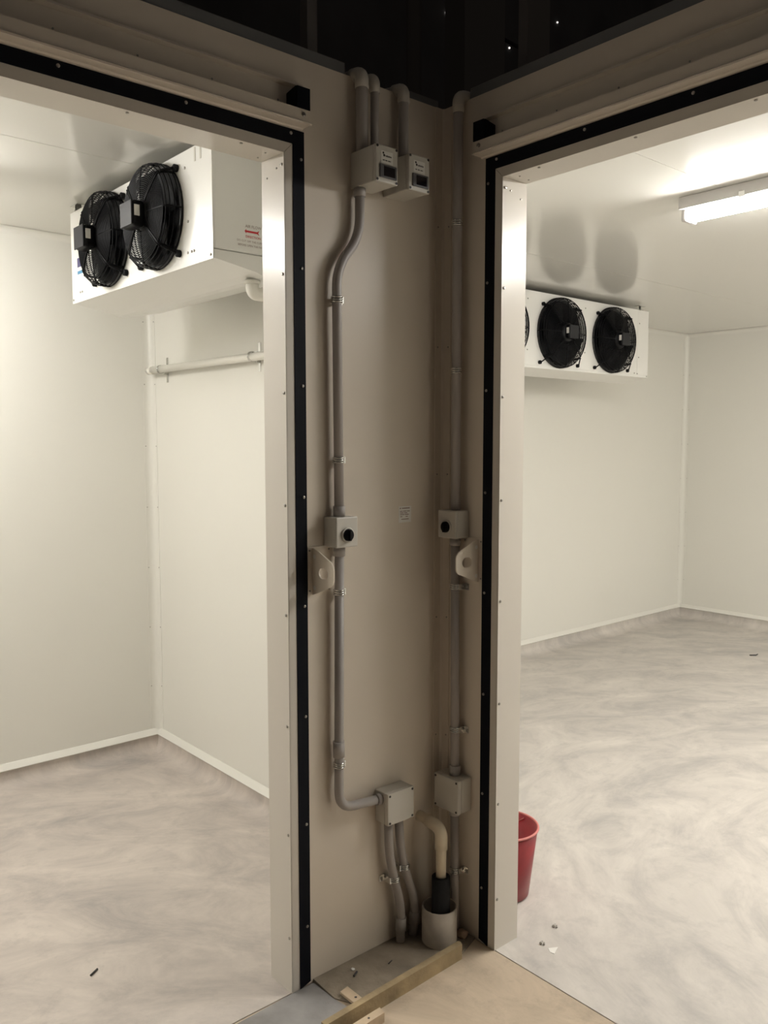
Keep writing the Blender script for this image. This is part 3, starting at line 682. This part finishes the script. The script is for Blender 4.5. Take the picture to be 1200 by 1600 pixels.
# red bucket just inside the right room
bk = thing('bucket', 'red plastic bucket standing inside the right room behind the door jamb', 'bucket', (.275, -.03, 0))
BC = (.275, -.03, 0)
MB().lathe([(.001, .001), (.084, .001), (.090, .006), (.118, .238), (.1155, .238), (.0875, .010), (.001, .006)], BC, 40).build('pail', M_red, bk)
MB().ring((BC[0], BC[1], .238), .119, .0042, 48, 8).build('rim', M_rim, bk)
h = [(BC[0] + .119 * math.cos(t), BC[1] + .119 * math.sin(t) * .9 - .004, .232 - .095 * math.sin(t) ** 2 * 1) for t in [PI * k / 16 for k in range(17)]]
h = [(BC[0] + .113 * math.cos(t) , BC[1] + .088 * math.sin(t), .228 - .07 * math.sin(t)) for t in [PI * k / 16 for k in range(17)]]
MB().tube(h, .0022, 6).build('handle', M_rim, bk)

# scraps on the right room floor and marks in the left room
tag(MB().add([(.130, -.342, .0015), (.158, -.358, .0012), (.122, -.372, .0016), (.118, -.358, .0013), (.130, -.342, .0003), (.158, -.358, .0003), (.122, -.372, .0003), (.118, -.358, .0003)], [(0, 1, 2, 3), (4, 5, 6, 7), (0, 1, 5, 4), (1, 2, 6, 5), (2, 3, 7, 6), (3, 0, 4, 7)]).build('sheet_offcut', M_paper), 'little white triangular sheet offcut on the right room floor by the jamb', 'offcut')
def scrap(label, c, mt=M_screw):
    s = MB(); s.tube([(c[0] - .008, c[1], .005), (c[0] + .006, c[1] + .004, .005)], [.0045, .002], 8); s.tube([(c[0] - .004, c[1] - .010, .004), (c[0] + .004, c[1] - .004, .004)], .003, 6)
    return tag(s.build('metal_scrap', mt), label, 'scrap')
scrap('tiny bright metal scrap on the right room floor beside the door jamb foot', (.135, -.315)); scrap('tiny metal scrap on the right room floor below the bucket', (.24, -.283))
tag(MB().tube([(-.985, .445, .003), (-.958, .462, .003)], .003, 6).build('nail', M_ink), 'short dark nail lying on the left room floor', 'nail')
tag(MB().tube([(4.08, .93, .004), (4.12, .90, .004), (4.15, .905, .004)], .004, 6).build('offcut_strip', M_ink), 'thin dark strip lying on the far right room floor', 'offcut')

# ================================================================ DARK SPACE ABOVE THE ROOMS
def post(label, x0, x1, y0, y1, z0, mt=M_stud):
    o = thing('steel_post', label, 'post', ((x0 + x1) / 2, (y0 + y1) / 2, z0))
    t = .003
    MB().box(x0, x1, y0, y0 + t, z0, 5.6).build('flange', mt, o); MB().box(x0, x0 + t, y0 + t, y1, z0, 5.6).build('web', mt, o); MB().box(x0 + t, x1, y1 - t, y1, z0, 5.6).build('flange', mt, o)
post('grey steel stud rising from the left wall top into the dark', -.468, -.435, .052, .085, WT + .001)
post('grey steel stud rising from the right wall top into the dark', .052, .15, -.278, -.245, WT + .001)
post('broad dark steel post standing behind the inside corner above the roof', .66, .90, .55, .66, CZ + .091, M_studd)
post('dark steel post beyond the right stud above the right room', 2.3, 2.42, -.6, -.5, CZ + .091, M_studd)
tag(MB().tube([(.45, .62, CZ + .091), (.45, .62, 5.5)], .03, 12).build('riser_pipe', M_studd), 'dark vertical pipe beside the broad post above the roof', 'pipe')
tag(MB().tube([(.9, .6, 3.25), (1.3, .45, 3.12), (1.7, .3, 3.08), (2.3, .0, 3.2)], .008, 6).build('cable', M_foam), 'black cable sagging in the dark above the right room', 'cable')
gl = mat('bright speck', (1, 1, 1), .5, emit=((1, .93, .85), 1.6))  # small glowing spheres just in front of the hall back wall
for q in ((3.39, 3.394, 5.16), (4.202, 3.394, 5.113), (4.729, 3.394, 5.446), (4.891, 3.394, 5.549)):
    bm = bmesh.new(); bmesh.ops.create_icosphere(bm, subdivisions=1, radius=.009)
    g = MB(); bm.verts.index_update(); g.add([(v.co + Vector(q))[:] for v in bm.verts], [[v.index for v in f.verts] for f in bm.faces]); bm.free()
    tag(g.build('bright_point', gl), 'tiny bright point of light in the dark above the rooms', 'light', 'points of light above the rooms')
